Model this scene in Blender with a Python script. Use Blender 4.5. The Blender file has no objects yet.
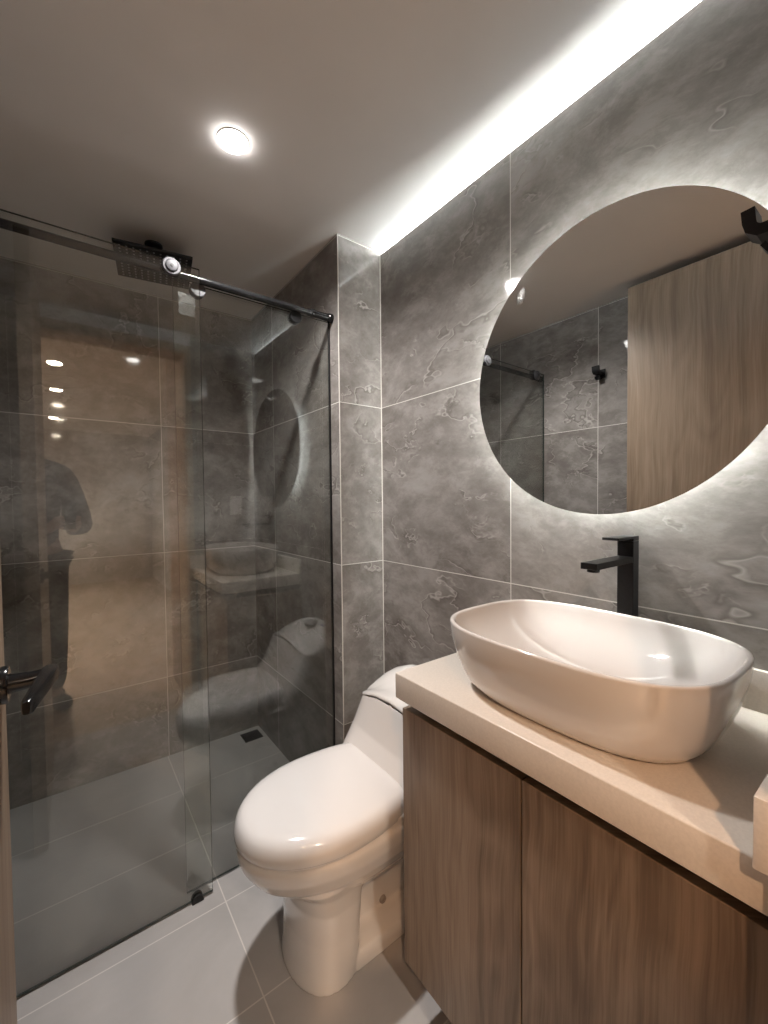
import bpy, bmesh, math, random
from mathutils import Vector, Matrix
random.seed(7)
S = bpy.context.scene
COL = S.collection
R = math.radians

# ------------------------------------------------------------------ camera
F_PX = 418.79
yaw, pitch, roll = R(37.092), R(1.6187), R(-0.571)
fw = Vector((math.sin(yaw) * math.cos(pitch), math.cos(yaw) * math.cos(pitch), -math.sin(pitch)))
rt = Vector((math.cos(yaw), -math.sin(yaw), 0))
up = rt.cross(fw)
rt2 = rt * math.cos(roll) + up * math.sin(roll)
up2 = up * math.cos(roll) - rt * math.sin(roll)
cd = bpy.data.cameras.new('camera')
cam = bpy.data.objects.new('camera', cd)
COL.objects.link(cam)
cam.matrix_world = Matrix(((rt2.x, up2.x, -fw.x, 0.0), (rt2.y, up2.y, -fw.y, 0.0), (rt2.z, up2.z, -fw.z, 1.2238), (0, 0, 0, 1)))
cd.sensor_fit = 'VERTICAL'
cd.sensor_height = 36.0
cd.sensor_width = 36.0
cd.lens = 36.0 * F_PX / 1024
cd.clip_start = 0.005
S.camera = cam

# ------------------------------------------------------------------ world, light levels, exposure
W = bpy.data.worlds.new('world')
S.world = W
W.use_nodes = True
W.node_tree.nodes['Background'].inputs[0].default_value = (1.0, 0.93, 0.85, 1)
W.node_tree.nodes['Background'].inputs[1].default_value = 0.03
E_DOWN = 26.0         # bathroom downlight, glowing lens
P_DOWN = 92.0         # bathroom downlight, beam
E_COVE = 80.0         # ceiling strip above the mirror wall
E_MIRROR = 135.0       # strip behind the mirror
E_HALL = 120.0        # hall downlights, glowing lens
P_HALL = 260.0        # hall downlights, beam
P_WARM_FILL = 160.0        # added warm fill for the vanity front, beam
S.view_settings.view_transform = 'Standard'
S.view_settings.look = 'None'
S.view_settings.gamma = 1.0
S.view_settings.use_curve_mapping = False
S.view_settings.exposure = 0.3
S.cycles.max_bounces = 14
S.cycles.transparent_max_bounces = 16
S.cycles.glossy_bounces = 8
S.cycles.diffuse_bounces = 6
S.cycles.sample_clamp_indirect = 4.0
S.cycles.caustics_reflective = False
S.cycles.caustics_refractive = False


# ------------------------------------------------------------------ node helpers
class NB:
    def __init__(self, name):
        self.m = bpy.data.materials.new(name)
        self.m.use_nodes = True
        self.t = self.m.node_tree
        self.t.nodes.clear()
        self.out = self.t.nodes.new('ShaderNodeOutputMaterial')

    def n(self, typ, **kw):
        nd = self.t.nodes.new(typ)
        for k, v in kw.items():
            setattr(nd, k, v)
        return nd

    def set(self, sock, v):
        if isinstance(v, bpy.types.NodeSocket):
            self.t.links.new(v, sock)
        else:
            sock.default_value = v

    def math(self, op, a, b=0.0, c=0.0):
        nd = self.n('ShaderNodeMath', operation=op)
        self.set(nd.inputs[0], a)
        self.set(nd.inputs[1], b)
        self.set(nd.inputs[2], c)
        return nd.outputs[0]

    def noise(self, vec, scale, detail=4, rough=0.55, dist=0.0):
        nd = self.n('ShaderNodeTexNoise')
        self.set(nd.inputs['Vector'], vec)
        self.set(nd.inputs['Scale'], scale)
        self.set(nd.inputs['Detail'], detail)
        self.set(nd.inputs['Roughness'], rough)
        self.set(nd.inputs['Distortion'], dist)
        return nd.outputs[0]

    def ramp(self, fac, stops):
        nd = self.n('ShaderNodeValToRGB')
        cr = nd.color_ramp
        while len(cr.elements) < len(stops):
            cr.elements.new(0.5)
        for e, (p, c) in zip(cr.elements, stops):
            e.position = p
            e.color = (c[0], c[1], c[2], 1) if not isinstance(c, (int, float)) else (c, c, c, 1)
        self.set(nd.inputs[0], fac)
        return nd.outputs[0]

    def mix(self, fac, a, b, blend='MIX'):
        nd = self.n('ShaderNodeMix', data_type='RGBA', blend_type=blend)
        self.set(nd.inputs[0], fac)
        self.set(nd.inputs[6], a if isinstance(a, bpy.types.NodeSocket) else (*a, 1))
        self.set(nd.inputs[7], b if isinstance(b, bpy.types.NodeSocket) else (*b, 1))
        return nd.outputs[2]

    def comb(self, x, y, z):
        nd = self.n('ShaderNodeCombineXYZ')
        for i, v in enumerate((x, y, z)):
            self.set(nd.inputs[i], v)
        return nd.outputs[0]

    def pos(self):
        g = self.n('ShaderNodeTexCoord')
        s = self.n('ShaderNodeSeparateXYZ')
        self.set(s.inputs[0], g.outputs['Object'])
        return g.outputs['Object'], s.outputs

    def bsdf(self, color, rough, metallic=0.0, coat=0.0, bump=None, spec=0.5, bump_s=0.1, bump_d=0.002):
        b = self.n('ShaderNodeBsdfPrincipled')
        self.set(b.inputs['Base Color'], color if isinstance(color, bpy.types.NodeSocket) else (*color, 1))
        self.set(b.inputs['Roughness'], rough)
        self.set(b.inputs['Metallic'], metallic)
        self.set(b.inputs['Coat Weight'], coat)
        self.set(b.inputs['Coat Roughness'], 0.03)
        self.set(b.inputs['Specular IOR Level'], spec)
        if bump is not None:
            bm = self.n('ShaderNodeBump')
            bm.inputs['Strength'].default_value = bump_s
            bm.inputs['Distance'].default_value = bump_d
            self.set(bm.inputs['Height'], bump)
            self.t.links.new(bm.outputs[0], b.inputs['Normal'])
        self.t.links.new(b.outputs[0], self.out.inputs[0])
        return b


def simple(name, color, rough, metallic=0.0, coat=0.0, speckle=0.0, scale=60, spec=0.5, bump_s=0.0):
    nb = NB(name)
    p, _ = nb.pos()
    n = nb.noise(p, scale, 3)
    c = nb.ramp(n, [(0.3, [v * (1 - speckle) for v in color]), (0.7, [min(1, v * (1 + speckle)) for v in color])])
    nb.bsdf(c, rough, metallic, coat, bump=n if bump_s else None, spec=spec, bump_s=bump_s)
    return nb.m


def emit(name, color, strength):
    nb = NB(name)
    e = nb.n('ShaderNodeEmission')
    e.inputs[0].default_value = (*color, 1)
    e.inputs[1].default_value = strength
    nb.t.links.new(e.outputs[0], nb.out.inputs[0])
    return nb.m


def stone_tile(name, axis, u0, uw, v_axis='Z', v0=2.185, vw=0.6, seed=0.0):
    """polished grey-brown marble porcelain in a square grid with pale joints"""
    nb = NB(name)
    p, s = nb.pos()
    u = nb.math('DIVIDE', nb.math('SUBTRACT', s[axis], u0), uw)
    v = nb.math('DIVIDE', nb.math('SUBTRACT', s[v_axis], v0), vw)
    iu, iv = nb.math('FLOOR', u), nb.math('FLOOR', v)

    def edge(q, w):
        f = nb.math('FRACT', q)
        return nb.math('MULTIPLY', nb.math('MINIMUM', f, nb.math('SUBTRACT', 1.0, f)), w)
    d = nb.math('MINIMUM', edge(u, uw), edge(v, vw))
    grout = nb.math('LESS_THAN', d, 0.0013)
    wn = nb.n('ShaderNodeTexWhiteNoise', noise_dimensions='3D')
    nb.set(wn.inputs[0], nb.comb(iu, iv, seed))
    off = nb.n('ShaderNodeVectorMath', operation='SCALE')
    nb.set(off.inputs[0], wn.outputs[1])
    off.inputs[3].default_value = 37.0
    add = nb.n('ShaderNodeVectorMath', operation='ADD')
    nb.set(add.inputs[0], p)
    nb.set(add.inputs[1], off.outputs[0])
    q = add.outputs[0]
    # smeared diagonal clouds, mottling, pale flecks and short wandering veins
    mp = nb.n('ShaderNodeMapping')
    nb.set(mp.inputs[0], q)
    mp.inputs['Rotation'].default_value = (0.7, 0.7, 0.7) if axis == 'X' else (0.75, 0.0, 0.0)
    mp.inputs['Scale'].default_value = (1.0, 0.68, 1.2)
    q2 = mp.outputs[0]
    wnz = nb.n('ShaderNodeTexNoise')
    nb.set(wnz.inputs['Vector'], q)
    wnz.inputs['Scale'].default_value = 3.2
    wnz.inputs['Detail'].default_value = 3
    wsc = nb.n('ShaderNodeVectorMath', operation='MULTIPLY_ADD')
    nb.set(wsc.inputs[0], wnz.outputs[1])
    wsc.inputs[1].default_value = (0.10, 0.10, 0.10)
    nb.set(wsc.inputs[2], q2)
    q2 = wsc.outputs[0]
    cloud = nb.noise(q2, 2.6, 12, 0.70)
    big = nb.noise(q, 1.4, 4, 0.5, 0.6)
    fine = nb.noise(q2, 11.0, 8, 0.72)
    cl = nb.math('ADD', nb.math('MULTIPLY', cloud, 0.70), nb.math('MULTIPLY', big, 0.30))
    c = nb.ramp(cl, [(0.36, (0.155, 0.138, 0.127)), (0.46, (0.212, 0.194, 0.181)), (0.54, (0.258, 0.239, 0.225)), (0.64, (0.335, 0.317, 0.302))])
    c = nb.mix(nb.math('MULTIPLY', nb.ramp(fine, [(0.49, 0.0), (0.62, 1.0)]), 0.36), c, (0.42, 0.40, 0.38))
    c = nb.mix(nb.math('MULTIPLY', nb.ramp(fine, [(0.36, 1.0), (0.48, 0.0)]), 0.36), c, (0.115, 0.100, 0.090))
    # thin wandering cracks, pale with a dark flank
    for sc_, off_, wd, gs, lo, pale in ((2.4, 0.0, 0.010, 4.0, 0.51, 0.55), (4.6, 11.3, 0.013, 6.0, 0.53, 0.5), (1.7, 5.7, 0.007, 3.0, 0.51, 0.5)):
        sh_ = nb.n('ShaderNodeVectorMath', operation='ADD')
        nb.set(sh_.inputs[0], q2)
        sh_.inputs[1].default_value = (off_, off_ * 0.7, off_ * 1.3)
        vn = nb.noise(sh_.outputs[0], sc_, 5, 0.56)
        g_ = nb.ramp(nb.noise(sh_.outputs[0], gs, 4, 0.6), [(lo, 0.0), (lo + 0.09, 1.0)])
        dk = nb.ramp(nb.math('ABSOLUTE', nb.math('SUBTRACT', vn, 0.5 - wd * 0.8)), [(0.0, 1.0), (wd * 1.4, 0.0)])
        c = nb.mix(nb.math('MULTIPLY', nb.math('MULTIPLY', dk, g_), 0.45), c, (0.090, 0.077, 0.068))
        pl = nb.ramp(nb.math('ABSOLUTE', nb.math('SUBTRACT', vn, 0.5)), [(0.0, 1.0), (wd * 0.55, 0.0)])
        c = nb.mix(nb.math('MULTIPLY', nb.math('MULTIPLY', pl, g_), pale), c, (0.55, 0.52, 0.49))
    c = nb.mix(grout, c, (0.62, 0.59, 0.55))
    rgh = nb.math('ADD', nb.math('MULTIPLY', grout, 0.5), nb.math('ADD', 0.03, nb.math('MULTIPLY', fine, 0.03)))
    hgt = nb.math('SUBTRACT', nb.math('MULTIPLY', fine, 0.12), grout)
    nb.bsdf(c, rgh, bump=hgt, bump_s=0.10, bump_d=0.001)
    return nb.m


def floor_tile(name):
    nb = NB(name)
    p, s = nb.pos()
    u = nb.math('DIVIDE', nb.math('SUBTRACT', s['X'], 0.357), 0.6)
    v = nb.math('DIVIDE', nb.math('SUBTRACT', s['Y'], 1.295), 0.31)

    def edge(q, w):
        f = nb.math('FRACT', q)
        return nb.math('MULTIPLY', nb.math('MINIMUM', f, nb.math('SUBTRACT', 1.0, f)), w)
    d = nb.math('MINIMUM', edge(u, 0.6), edge(v, 0.31))
    grout = nb.math('LESS_THAN', d, 0.0017)
    n1 = nb.noise(p, 3.0, 7, 0.6, 0.6)
    n2 = nb.noise(p, 40.0, 5, 0.6)
    c = nb.ramp(n1, [(0.3, (0.405, 0.388, 0.38)), (0.7, (0.495, 0.476, 0.468))])
    c = nb.mix(nb.math('MULTIPLY', n2, 0.14), c, (0.30, 0.28, 0.27))
    c = nb.mix(grout, c, (0.66, 0.63, 0.60))
    nb.bsdf(c, nb.math('ADD', 0.26, nb.math('MULTIPLY', n1, 0.12)), bump=nb.math('SUBTRACT', nb.math('MULTIPLY', n2, 0.1), grout), bump_s=0.15, bump_d=0.001)
    return nb.m


def wood(name, dark, mid, light, horiz='Y', seed=0.0, rough=0.42):
    """oak-look laminate with upright grain"""
    nb = NB(name)
    p, s = nb.pos()
    hu = nb.math('ADD', nb.math('ADD', s['X'], s['Y']), seed)
    wob = nb.noise(nb.comb(hu, s['Z'], seed), 2.2, 3, 0.5, 0.3)
    hh = nb.math('ADD', hu, nb.math('MULTIPLY', wob, 0.045))
    g1 = nb.noise(nb.comb(nb.math('MULTIPLY', hh, 26.0), seed, nb.math('MULTIPLY', s['Z'], 0.9)), 1.0, 6, 0.62, 0.5)
    g2 = nb.noise(nb.comb(nb.math('MULTIPLY', hh, 210.0), seed, nb.math('MULTIPLY', s['Z'], 5.0)), 1.0, 4, 0.6, 0.2)
    g3 = nb.noise(nb.comb(nb.math('MULTIPLY', hh, 7.0), seed, nb.math('MULTIPLY', s['Z'], 0.6)), 1.0, 3, 0.5, 0.8)
    cath = nb.noise(nb.comb(nb.math('MULTIPLY', hh, 5.0), nb.math('ADD', seed, 3.0), nb.math('MULTIPLY', s['Z'], 1.1)), 1.0, 2, 0.5, 0.4)
    rings = nb.math('FRACT', nb.math('MULTIPLY', cath, 13.0))
    rings = nb.math('ABSOLUTE', nb.math('SUBTRACT', rings, 0.5))
    pore = nb.ramp(nb.noise(nb.comb(nb.math('MULTIPLY', hh, 420.0), seed, nb.math('MULTIPLY', s['Z'], 9.0)), 1.0, 3, 0.6), [(0.30, 1.0), (0.42, 0.0)])
    v = nb.math('ADD', nb.math('MULTIPLY', g1, 0.42), nb.math('ADD', nb.math('MULTIPLY', g2, 0.24), nb.math('MULTIPLY', g3, 0.28)))
    v = nb.math('ADD', v, nb.math('MULTIPLY', nb.math('SUBTRACT', rings, 0.25), 0.09))
    c = nb.ramp(v, [(0.385, dark), (0.48, mid), (0.585, light)])
    c = nb.mix(nb.math('MULTIPLY', pore, 0.35), c, dark)
    nb.bsdf(c, rough, bump=g2, bump_s=0.15, bump_d=0.0006)
    return nb.m


def glass_mat(name, tint, edge=False):
    """clear pane: straight-through light plus a Fresnel mirror reflection"""
    nb = NB(name)
    g = nb.n('ShaderNodeNewGeometry')
    ior = nb.math('ADD', 1.72, nb.math('MULTIPLY', g.outputs['Backfacing'], 1 / 1.72 - 1.72))
    fr = nb.n('ShaderNodeFresnel')
    nb.set(fr.inputs['IOR'], ior)
    tr = nb.n('ShaderNodeBsdfTransparent')
    tr.inputs[0].default_value = (*tint, 1)
    gl = nb.n('ShaderNodeBsdfGlossy')
    gl.inputs['Roughness'].default_value = 0.0
    gl.inputs['Color'].default_value = (1, 1, 1, 1)
    mx = nb.n('ShaderNodeMixShader')
    nb.set(mx.inputs[0], fr.outputs[0])
    nb.t.links.new(tr.outputs[0], mx.inputs[1])
    nb.t.links.new(gl.outputs[0], mx.inputs[2])
    nb.t.links.new(mx.outputs[0], nb.out.inputs[0])
    return nb.m


M = {}
M['tile_mirror'] = stone_tile('tile_mirror_wall', 'Y', 0.7245, 0.6, seed=3)
M['tile_left'] = stone_tile('tile_left_wall', 'Y', 1.05, 0.6, seed=9)
M['tile_back'] = stone_tile('tile_back_wall', 'X', 0.363, 0.6, seed=14)
M['tile_pier'] = stone_tile('tile_pier_face', 'X', 0.8035, 0.6, seed=21)
M['tile_side'] = stone_tile('tile_shower_side', 'Y', 1.94, 0.614, seed=25)
M['tile_front'] = stone_tile('tile_front_wall', 'X', 0.396, 0.6, seed=31)
M['floor'] = floor_tile('floor_tile')
M['ceiling'] = simple('ceiling_paint', (0.83, 0.815, 0.80), 0.9, speckle=0.02, scale=4)
M['hall_wall'] = simple('hall_paint', (0.60, 0.56, 0.52), 0.85, speckle=0.02, scale=3)
M['oak'] = wood('oak_vanity', (0.125, 0.086, 0.058), (0.212, 0.154, 0.110), (0.285, 0.217, 0.162), seed=0.0)
M['oak_door'] = wood('oak_door', (0.200, 0.142, 0.098), (0.275, 0.205, 0.146), (0.335, 0.260, 0.192), seed=4.3)
M['oak_frame'] = wood('oak_frame', (0.36, 0.25, 0.165), (0.50, 0.36, 0.25), (0.58, 0.43, 0.31), seed=8.1)
M['dark_wood'] = wood('dark_wood', (0.045, 0.034, 0.028), (0.08, 0.062, 0.05), (0.11, 0.088, 0.07), seed=2.2)
M['hall_floor'] = simple('hall_floor', (0.40, 0.315, 0.24), 0.35, speckle=0.12, scale=9)
M['quartz'] = simple('cream_quartz', (0.66, 0.605, 0.545), 0.30, speckle=0.05, scale=260)
M['ceramic'] = simple('white_ceramic', (0.74, 0.71, 0.685), 0.07, coat=0.6, speckle=0.01, scale=5)
M['seat'] = simple('white_seat_plastic', (0.745, 0.72, 0.705), 0.10, coat=0.4, speckle=0.01, scale=5)
M['black'] = simple('matt_black_metal', (0.008, 0.008, 0.009), 0.42, spec=0.3, speckle=0.2, scale=200)
M['black_gloss'] = simple('satin_black_metal', (0.012, 0.012, 0.013), 0.16, metallic=0.3, speckle=0.2, scale=200)
M['grey_metal'] = simple('grey_metal', (0.062, 0.062, 0.067), 0.5, metallic=0.0, spec=0.25, speckle=0.05, scale=150)
M['chrome'] = simple('brushed_steel', (0.5, 0.5, 0.52), 0.3, metallic=1.0, speckle=0.05, scale=150)
M['rubber'] = simple('black_rubber', (0.01, 0.01, 0.01), 0.7, speckle=0.2, scale=100)
M['dark'] = simple('dark_recess', (0.03, 0.022, 0.016), 0.7, speckle=0.2, scale=50)
M['white_plastic'] = simple('white_plastic', (0.72, 0.70, 0.67), 0.35, speckle=0.02, scale=50)
M['bolt_cap'] = simple('grey_bolt_cap', (0.30, 0.27, 0.25), 0.5, speckle=0.05, scale=50)
M['blue_sticker'] = simple('blue_sticker', (0.05, 0.08, 0.22), 0.4, speckle=0.1, scale=100)
M['grout'] = simple('pale_grout', (0.66, 0.63, 0.59), 0.6, speckle=0.04, scale=90)
M['glass'] = glass_mat('clear_glass', (0.93, 0.943, 0.933))
M['glass_edge'] = simple('glass_edge', (0.03, 0.045, 0.04), 0.12, speckle=0.1, scale=30)
nb = NB('clear_film')
p_, _ = nb.pos()
tr_ = nb.n('ShaderNodeBsdfTransparent')
gf_ = nb.n('ShaderNodeBsdfGlossy')
gf_.inputs['Roughness'].default_value = 0.22
mx_ = nb.n('ShaderNodeMixShader')
nb.set(mx_.inputs[0], nb.ramp(nb.noise(p_, 90.0, 4, 0.6, 1.5), [(0.44, 0.03), (0.60, 0.28)]))
nb.t.links.new(tr_.outputs[0], mx_.inputs[1])
nb.t.links.new(gf_.outputs[0], mx_.inputs[2])
nb.t.links.new(mx_.outputs[0], nb.out.inputs[0])
M['film'] = nb.m
nb = NB('mirror_silver')
p_, _ = nb.pos()
g_ = nb.n('ShaderNodeBsdfGlossy')
g_.inputs['Roughness'].default_value = 0.0
nb.set(g_.inputs['Color'], nb.ramp(nb.noise(p_, 3.0), [(0.0, (0.80, 0.81, 0.80)), (1.0, (0.82, 0.83, 0.82))]))
nb.t.links.new(g_.outputs[0], nb.out.inputs[0])
M['mirror'] = nb.m
M['e_down'] = emit('downlight_glow', (1.0, 0.95, 0.91), E_DOWN)
M['e_cove'] = emit('cove_led_glow', (0.90, 0.98, 1.0), E_COVE)
M['e_mirror'] = emit('mirror_led_glow', (0.97, 1.0, 0.96), E_MIRROR)
M['e_warm_fill'] = emit('warm_fill_glow', (1.0, 0.60, 0.35), 60.0)  # lens of the added fill lamp
M['e_hall'] = emit('hall_light_glow', (1.0, 0.84, 0.68), E_HALL)


# ------------------------------------------------------------------ mesh helpers
def link_mesh(name, bm, mats, parent=None, smooth=None, loc=None):
    me = bpy.data.meshes.new(name)
    bmesh.ops.recalc_face_normals(bm, faces=bm.faces)
    bm.to_mesh(me)
    bm.free()
    for m in (mats if isinstance(mats, (list, tuple)) else [mats]):
        me.materials.append(m)
    if smooth is not None:
        me.polygons.foreach_set('use_smooth', [True] * len(me.polygons))
        if smooth < 179:
            me.set_sharp_from_angle(angle=R(smooth))
    o = bpy.data.objects.new(name, me)
    COL.objects.link(o)
    if parent is not None:
        o.parent = parent
        o.matrix_parent_inverse = Matrix.Translation(parent.location).inverted() if loc is None else Matrix()
    return o


def box(bm, x0, x1, y0, y1, z0, z1, bevel=0.0, seg=2, mat=0, M4=None):
    vs = [bm.verts.new((x, y, z)) for x in (x0, x1) for y in (y0, y1) for z in (z0, z1)]
    q = [(0, 1, 3, 2), (4, 6, 7, 5), (0, 4, 5, 1), (2, 3, 7, 6), (0, 2, 6, 4), (1, 5, 7, 3)]
    fs = [bm.faces.new([vs[i] for i in f]) for f in q]
    for f in fs:
        f.material_index = mat
    if M4 is not None:
        bmesh.ops.transform(bm, matrix=M4, verts=vs)
    if bevel > 0:
        es = list({e for f in fs for e in f.edges})
        bmesh.ops.bevel(bm, geom=es, offset=bevel, segments=seg, profile=0.5, affect='EDGES', material=-1)
    return fs


def loft(bm, rings, cap0=True, cap1=True, closed=True, mat=0):
    prev = None
    first = None
    for ring in rings:
        cur = [bm.verts.new(p) for p in ring]
        if prev:
            n = len(cur)
            for i in range(n if closed else n - 1):
                f = bm.faces.new((prev[i], prev[(i + 1) % n], cur[(i + 1) % n], cur[i]))
                f.material_index = mat
        else:
            first = cur
        prev = cur
    if cap0:
        bm.faces.new(first[::-1]).material_index = mat
    if cap1:
        bm.faces.new(prev).material_index = mat


def circle(c, axis, r, n=32, phase=0.0):
    a = Vector(axis).normalized()
    t = Vector((0, 0, 1)) if abs(a.z) < 0.9 else Vector((1, 0, 0))
    u = a.cross(t).normalized()
    v = a.cross(u)
    c = Vector(c)
    return [c + (u * math.cos(2 * math.pi * i / n + phase) + v * math.sin(2 * math.pi * i / n + phase)) * r for i in range(n)]


def lathe(bm, base, axis, prof, n=40, cap0=True, cap1=True, mat=0):
    """prof: list of (height along axis, radius)"""
    b, a = Vector(base), Vector(axis).normalized()
    loft(bm, [circle(b + a * h, a, max(r, 1e-5), n) for h, r in prof], cap0, cap1, mat=mat)


def tube(bm, pts, r, n=16, mat=0):
    pts = [Vector(p) for p in pts]
    rings = []
    for i, p in enumerate(pts):
        d = (pts[min(i + 1, len(pts) - 1)] - pts[max(i - 1, 0)]).normalized()
        rings.append(circle(p, d, r if not isinstance(r, (list, tuple)) else r[i], n))
    loft(bm, rings, mat=mat)


def superring(cx, cy, a, b, n, z, cnt=72):
    out = []
    for i in range(cnt):
        t = 2 * math.pi * i / cnt
        c, s = math.cos(t), math.sin(t)
        out.append((cx + a * math.copysign(abs(c) ** (2 / n), c), cy + b * math.copysign(abs(s) ** (2 / n), s), z))
    return out


def mark(o, label, cat, group=None, kind=None):
    o['label'] = label
    o['category'] = cat
    if group:
        o['group'] = group
    if kind:
        o['kind'] = kind
    return o


def thing(name, loc, label, cat, group=None):
    o = bpy.data.objects.new(name, None)
    o.empty_display_size = 0.05
    o.location = loc
    COL.objects.link(o)
    return mark(o, label, cat, group)


def structure(name, bm, mats, label, cat, smooth=None):
    o = link_mesh(name, bm, mats, smooth=smooth)
    return mark(o, label, cat, kind='structure')


def sbox(name, dims, mat, label, cat, bevel=0.0):
    bm = bmesh.new()
    box(bm, *dims, bevel=bevel)
    return structure(name, bm, mat, label, cat)


# ------------------------------------------------------------------ room shell
XR, XL, XS, YP, YB, ZC = 0.995, -0.245, 0.8035, 1.326, 2.22, 2.190
sbox('floor', (XL - 0.12, 1.12, 0.0, 2.36, -0.08, 0.0), M['floor'], 'light grey rectangular floor tiles with pale joints', 'floor')
sbox('ceiling', (XL - 0.12, 1.12, -0.04, 2.36, ZC, ZC + 0.08), M['ceiling'], 'flat off-white painted bathroom ceiling', 'ceiling')
bm = bmesh.new()
box(bm, XR, XR + 0.012, 0.09, YP, 0, ZC - 0.014)
structure('wall_right', bm, M['tile_mirror'], 'grey marble tiled wall behind the round mirror and basin', 'wall')
sbox('wall_right_backing', (1.05, 1.12, -0.04, YP, 0, ZC), M['ceiling'], 'plain wall behind the tiled mirror wall', 'wall')
bm = bmesh.new()
box(bm, XS, 1.12, YP, YB, 0, ZC)
for f in bm.faces:
    f.material_index = 1 if abs(f.normal.x) > 0.5 else 0
bm.normal_update()
for f in bm.faces:
    f.material_index = 1 if abs(f.normal.x) > 0.5 else 0
structure('wall_pier', bm, [M['tile_pier'], M['tile_side']], 'projecting grey tiled pier between toilet and shower', 'wall')
sbox('wall_back', (XL - 0.12, 1.12, YB, YB + 0.1, 0, ZC), M['tile_back'], 'dark grey marble tiled back wall of the shower', 'wall')
sbox('wall_left', (XL - 0.12, XL, -0.04, YB, 0, ZC), M['tile_left'], 'grey tiled left wall seen in the mirror behind the open door', 'wall')
bm = bmesh.new()
box(bm, 0.59, XR, -0.04, 0.09, 0, ZC)
structure('wall_front', bm, M['tile_front'], 'grey tiled return wall beside the doorway at the near end of the counter', 'wall')
bm = bmesh.new()
box(bm, XL, -0.15, -0.04, 0.09, 0, ZC)
structure('wall_front_hinge', bm, M['tile_front'], 'narrow grey tiled wall on the hinge side of the doorway', 'wall')
bm = bmesh.new()
box(bm, -0.15, 0.59, -0.04, 0.09, 2.12, ZC)
structure('wall_front_lintel', bm, M['ceiling'], 'plain lintel over the doorway', 'wall')
bm = bmesh.new()   # door frame: two jambs and a head
box(bm, 0.556, 0.59, -0.06, 0.088, 0, 2.12, 0.002)
box(bm, -0.15, -0.095, -0.06, 0.10, 0, 2.12, 0.002)
box(bm, -0.095, 0.556, -0.06, 0.10, 2.07, 2.12, 0.002)
structure('trim_1', bm, M['oak_frame'], 'oak door frame around the bathroom doorway', 'door frame')
bm = bmesh.new()
box(bm, XS - 0.0012, XS + 0.0022, YP - 0.0012, YP + 0.0022, 0, ZC, 0.0008, 1)
structure('trim_2', bm, M['grout'], 'pale corner joint down the outer edge of the tiled pier', 'corner trim')
bm = bmesh.new()
box(bm, XR - 0.002, XR, YP - 0.0025, YP, 0, ZC - 0.014)
structure('trim_3', bm, M['grout'], 'pale joint in the corner of pier and mirror wall', 'corner trim')

# hall behind the doorway (seen only as reflections in the shower glass)
HZ = 2.30
sbox('floor_hall', (-1.2, 1.2, -5.2, 0.0, -0.08, 0.0), M['hall_floor'], 'warm brown floor of the hall', 'floor')
sbox('ceiling_hall', (-1.2, 1.2, -5.2, -0.04, HZ, HZ + 0.08), M['ceiling'], 'ceiling of the hall outside the bathroom', 'ceiling')
bm = bmesh.new()
box(bm, -1.2, XL, -0.08, -0.04, 0, HZ)
box(bm, 0.59, 1.2, -0.08, -0.04, 0, HZ)
box(bm, XL, -0.15, -0.08, -0.04, 0, HZ)
box(bm, -0.15, 0.59, -0.08, -0.04, 2.12, HZ)
structure('wall_hall_near', bm, M['hall_wall'], 'plain hall wall around the bathroom doorway', 'wall')
sbox('wall_hall_panel', (0.562, 0.62, -0.50, -0.081, 0, HZ), M['oak_frame'], 'oak panel beside the doorway on the hall side', 'wall panel')
sbox('wall_hall_left', (-1.2, -1.1, -5.2, -0.08, 0, HZ), M['hall_wall'], 'plain left wall of the hall', 'wall')
sbox('wall_hall_right', (1.1, 1.2, -5.2, -0.08, 0, HZ), M['hall_wall'], 'plain right wall of the hall', 'wall')
sbox('wall_hall_end', (-1.1, 1.1, -5.2, -5.1, 0, HZ), M['hall_wall'], 'plain end wall of the hall', 'wall')

# ------------------------------------------------------------------ door leaf (stands open along the left wall)
DX, DY0, DY1 = -0.081, 0.115, 0.842
bm = bmesh.new()
box(bm, DX - 0.04, DX, DY0, DY1, 0.012, 2.15, 0.0015)
door = structure('door_1', bm, M['oak_door'], 'open oak-look door leaf along the left wall, black lever near its edge', 'door')
HY, HZ0 = 0.792, 0.968
bm = bmesh.new()
lathe(bm, (DX, HY, HZ0), (1, 0, 0), [(0, 0.026), (0.007, 0.026), (0.009, 0.0245), (0.009, 0.014)], 36)
tube(bm, [(DX + 0.008, HY, HZ0), (DX + 0.030, HY, HZ0), (DX + 0.052, HY, HZ0 + 0.002)], [0.0135, 0.0115, 0.0105], 20)
rose = link_mesh('rosette', bm, M['black_gloss'], door, 40)
bm = bmesh.new()
rings = []
for t, w, h in [(-0.012, 0.0085, 0.0115), (-0.004, 0.0105, 0.0125), (0.03, 0.0095, 0.0115), (0.07, 0.008, 0.011), (0.108, 0.0065, 0.0105), (0.114, 0.004, 0.008)]:
    rings.append([(DX + 0.0535 - 0.17 * t + w * math.copysign(abs(math.cos(a)) ** 0.5, math.cos(a)), HY - t, HZ0 + 0.002 + h * math.copysign(abs(math.sin(a)) ** 0.5, math.sin(a))) for a in [2 * math.pi * i / 20 for i in range(20)]])
loft(bm, rings)
lever = link_mesh('lever', bm, M['black_gloss'], door, 50)

# ------------------------------------------------------------------ toilet (one-piece, back against the mirror wall)
TY = 1.0
toilet = thing('toilet', (0.66, TY, 0), 'white one-piece toilet with closed lid between the shower glass and the vanity', 'toilet')


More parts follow.
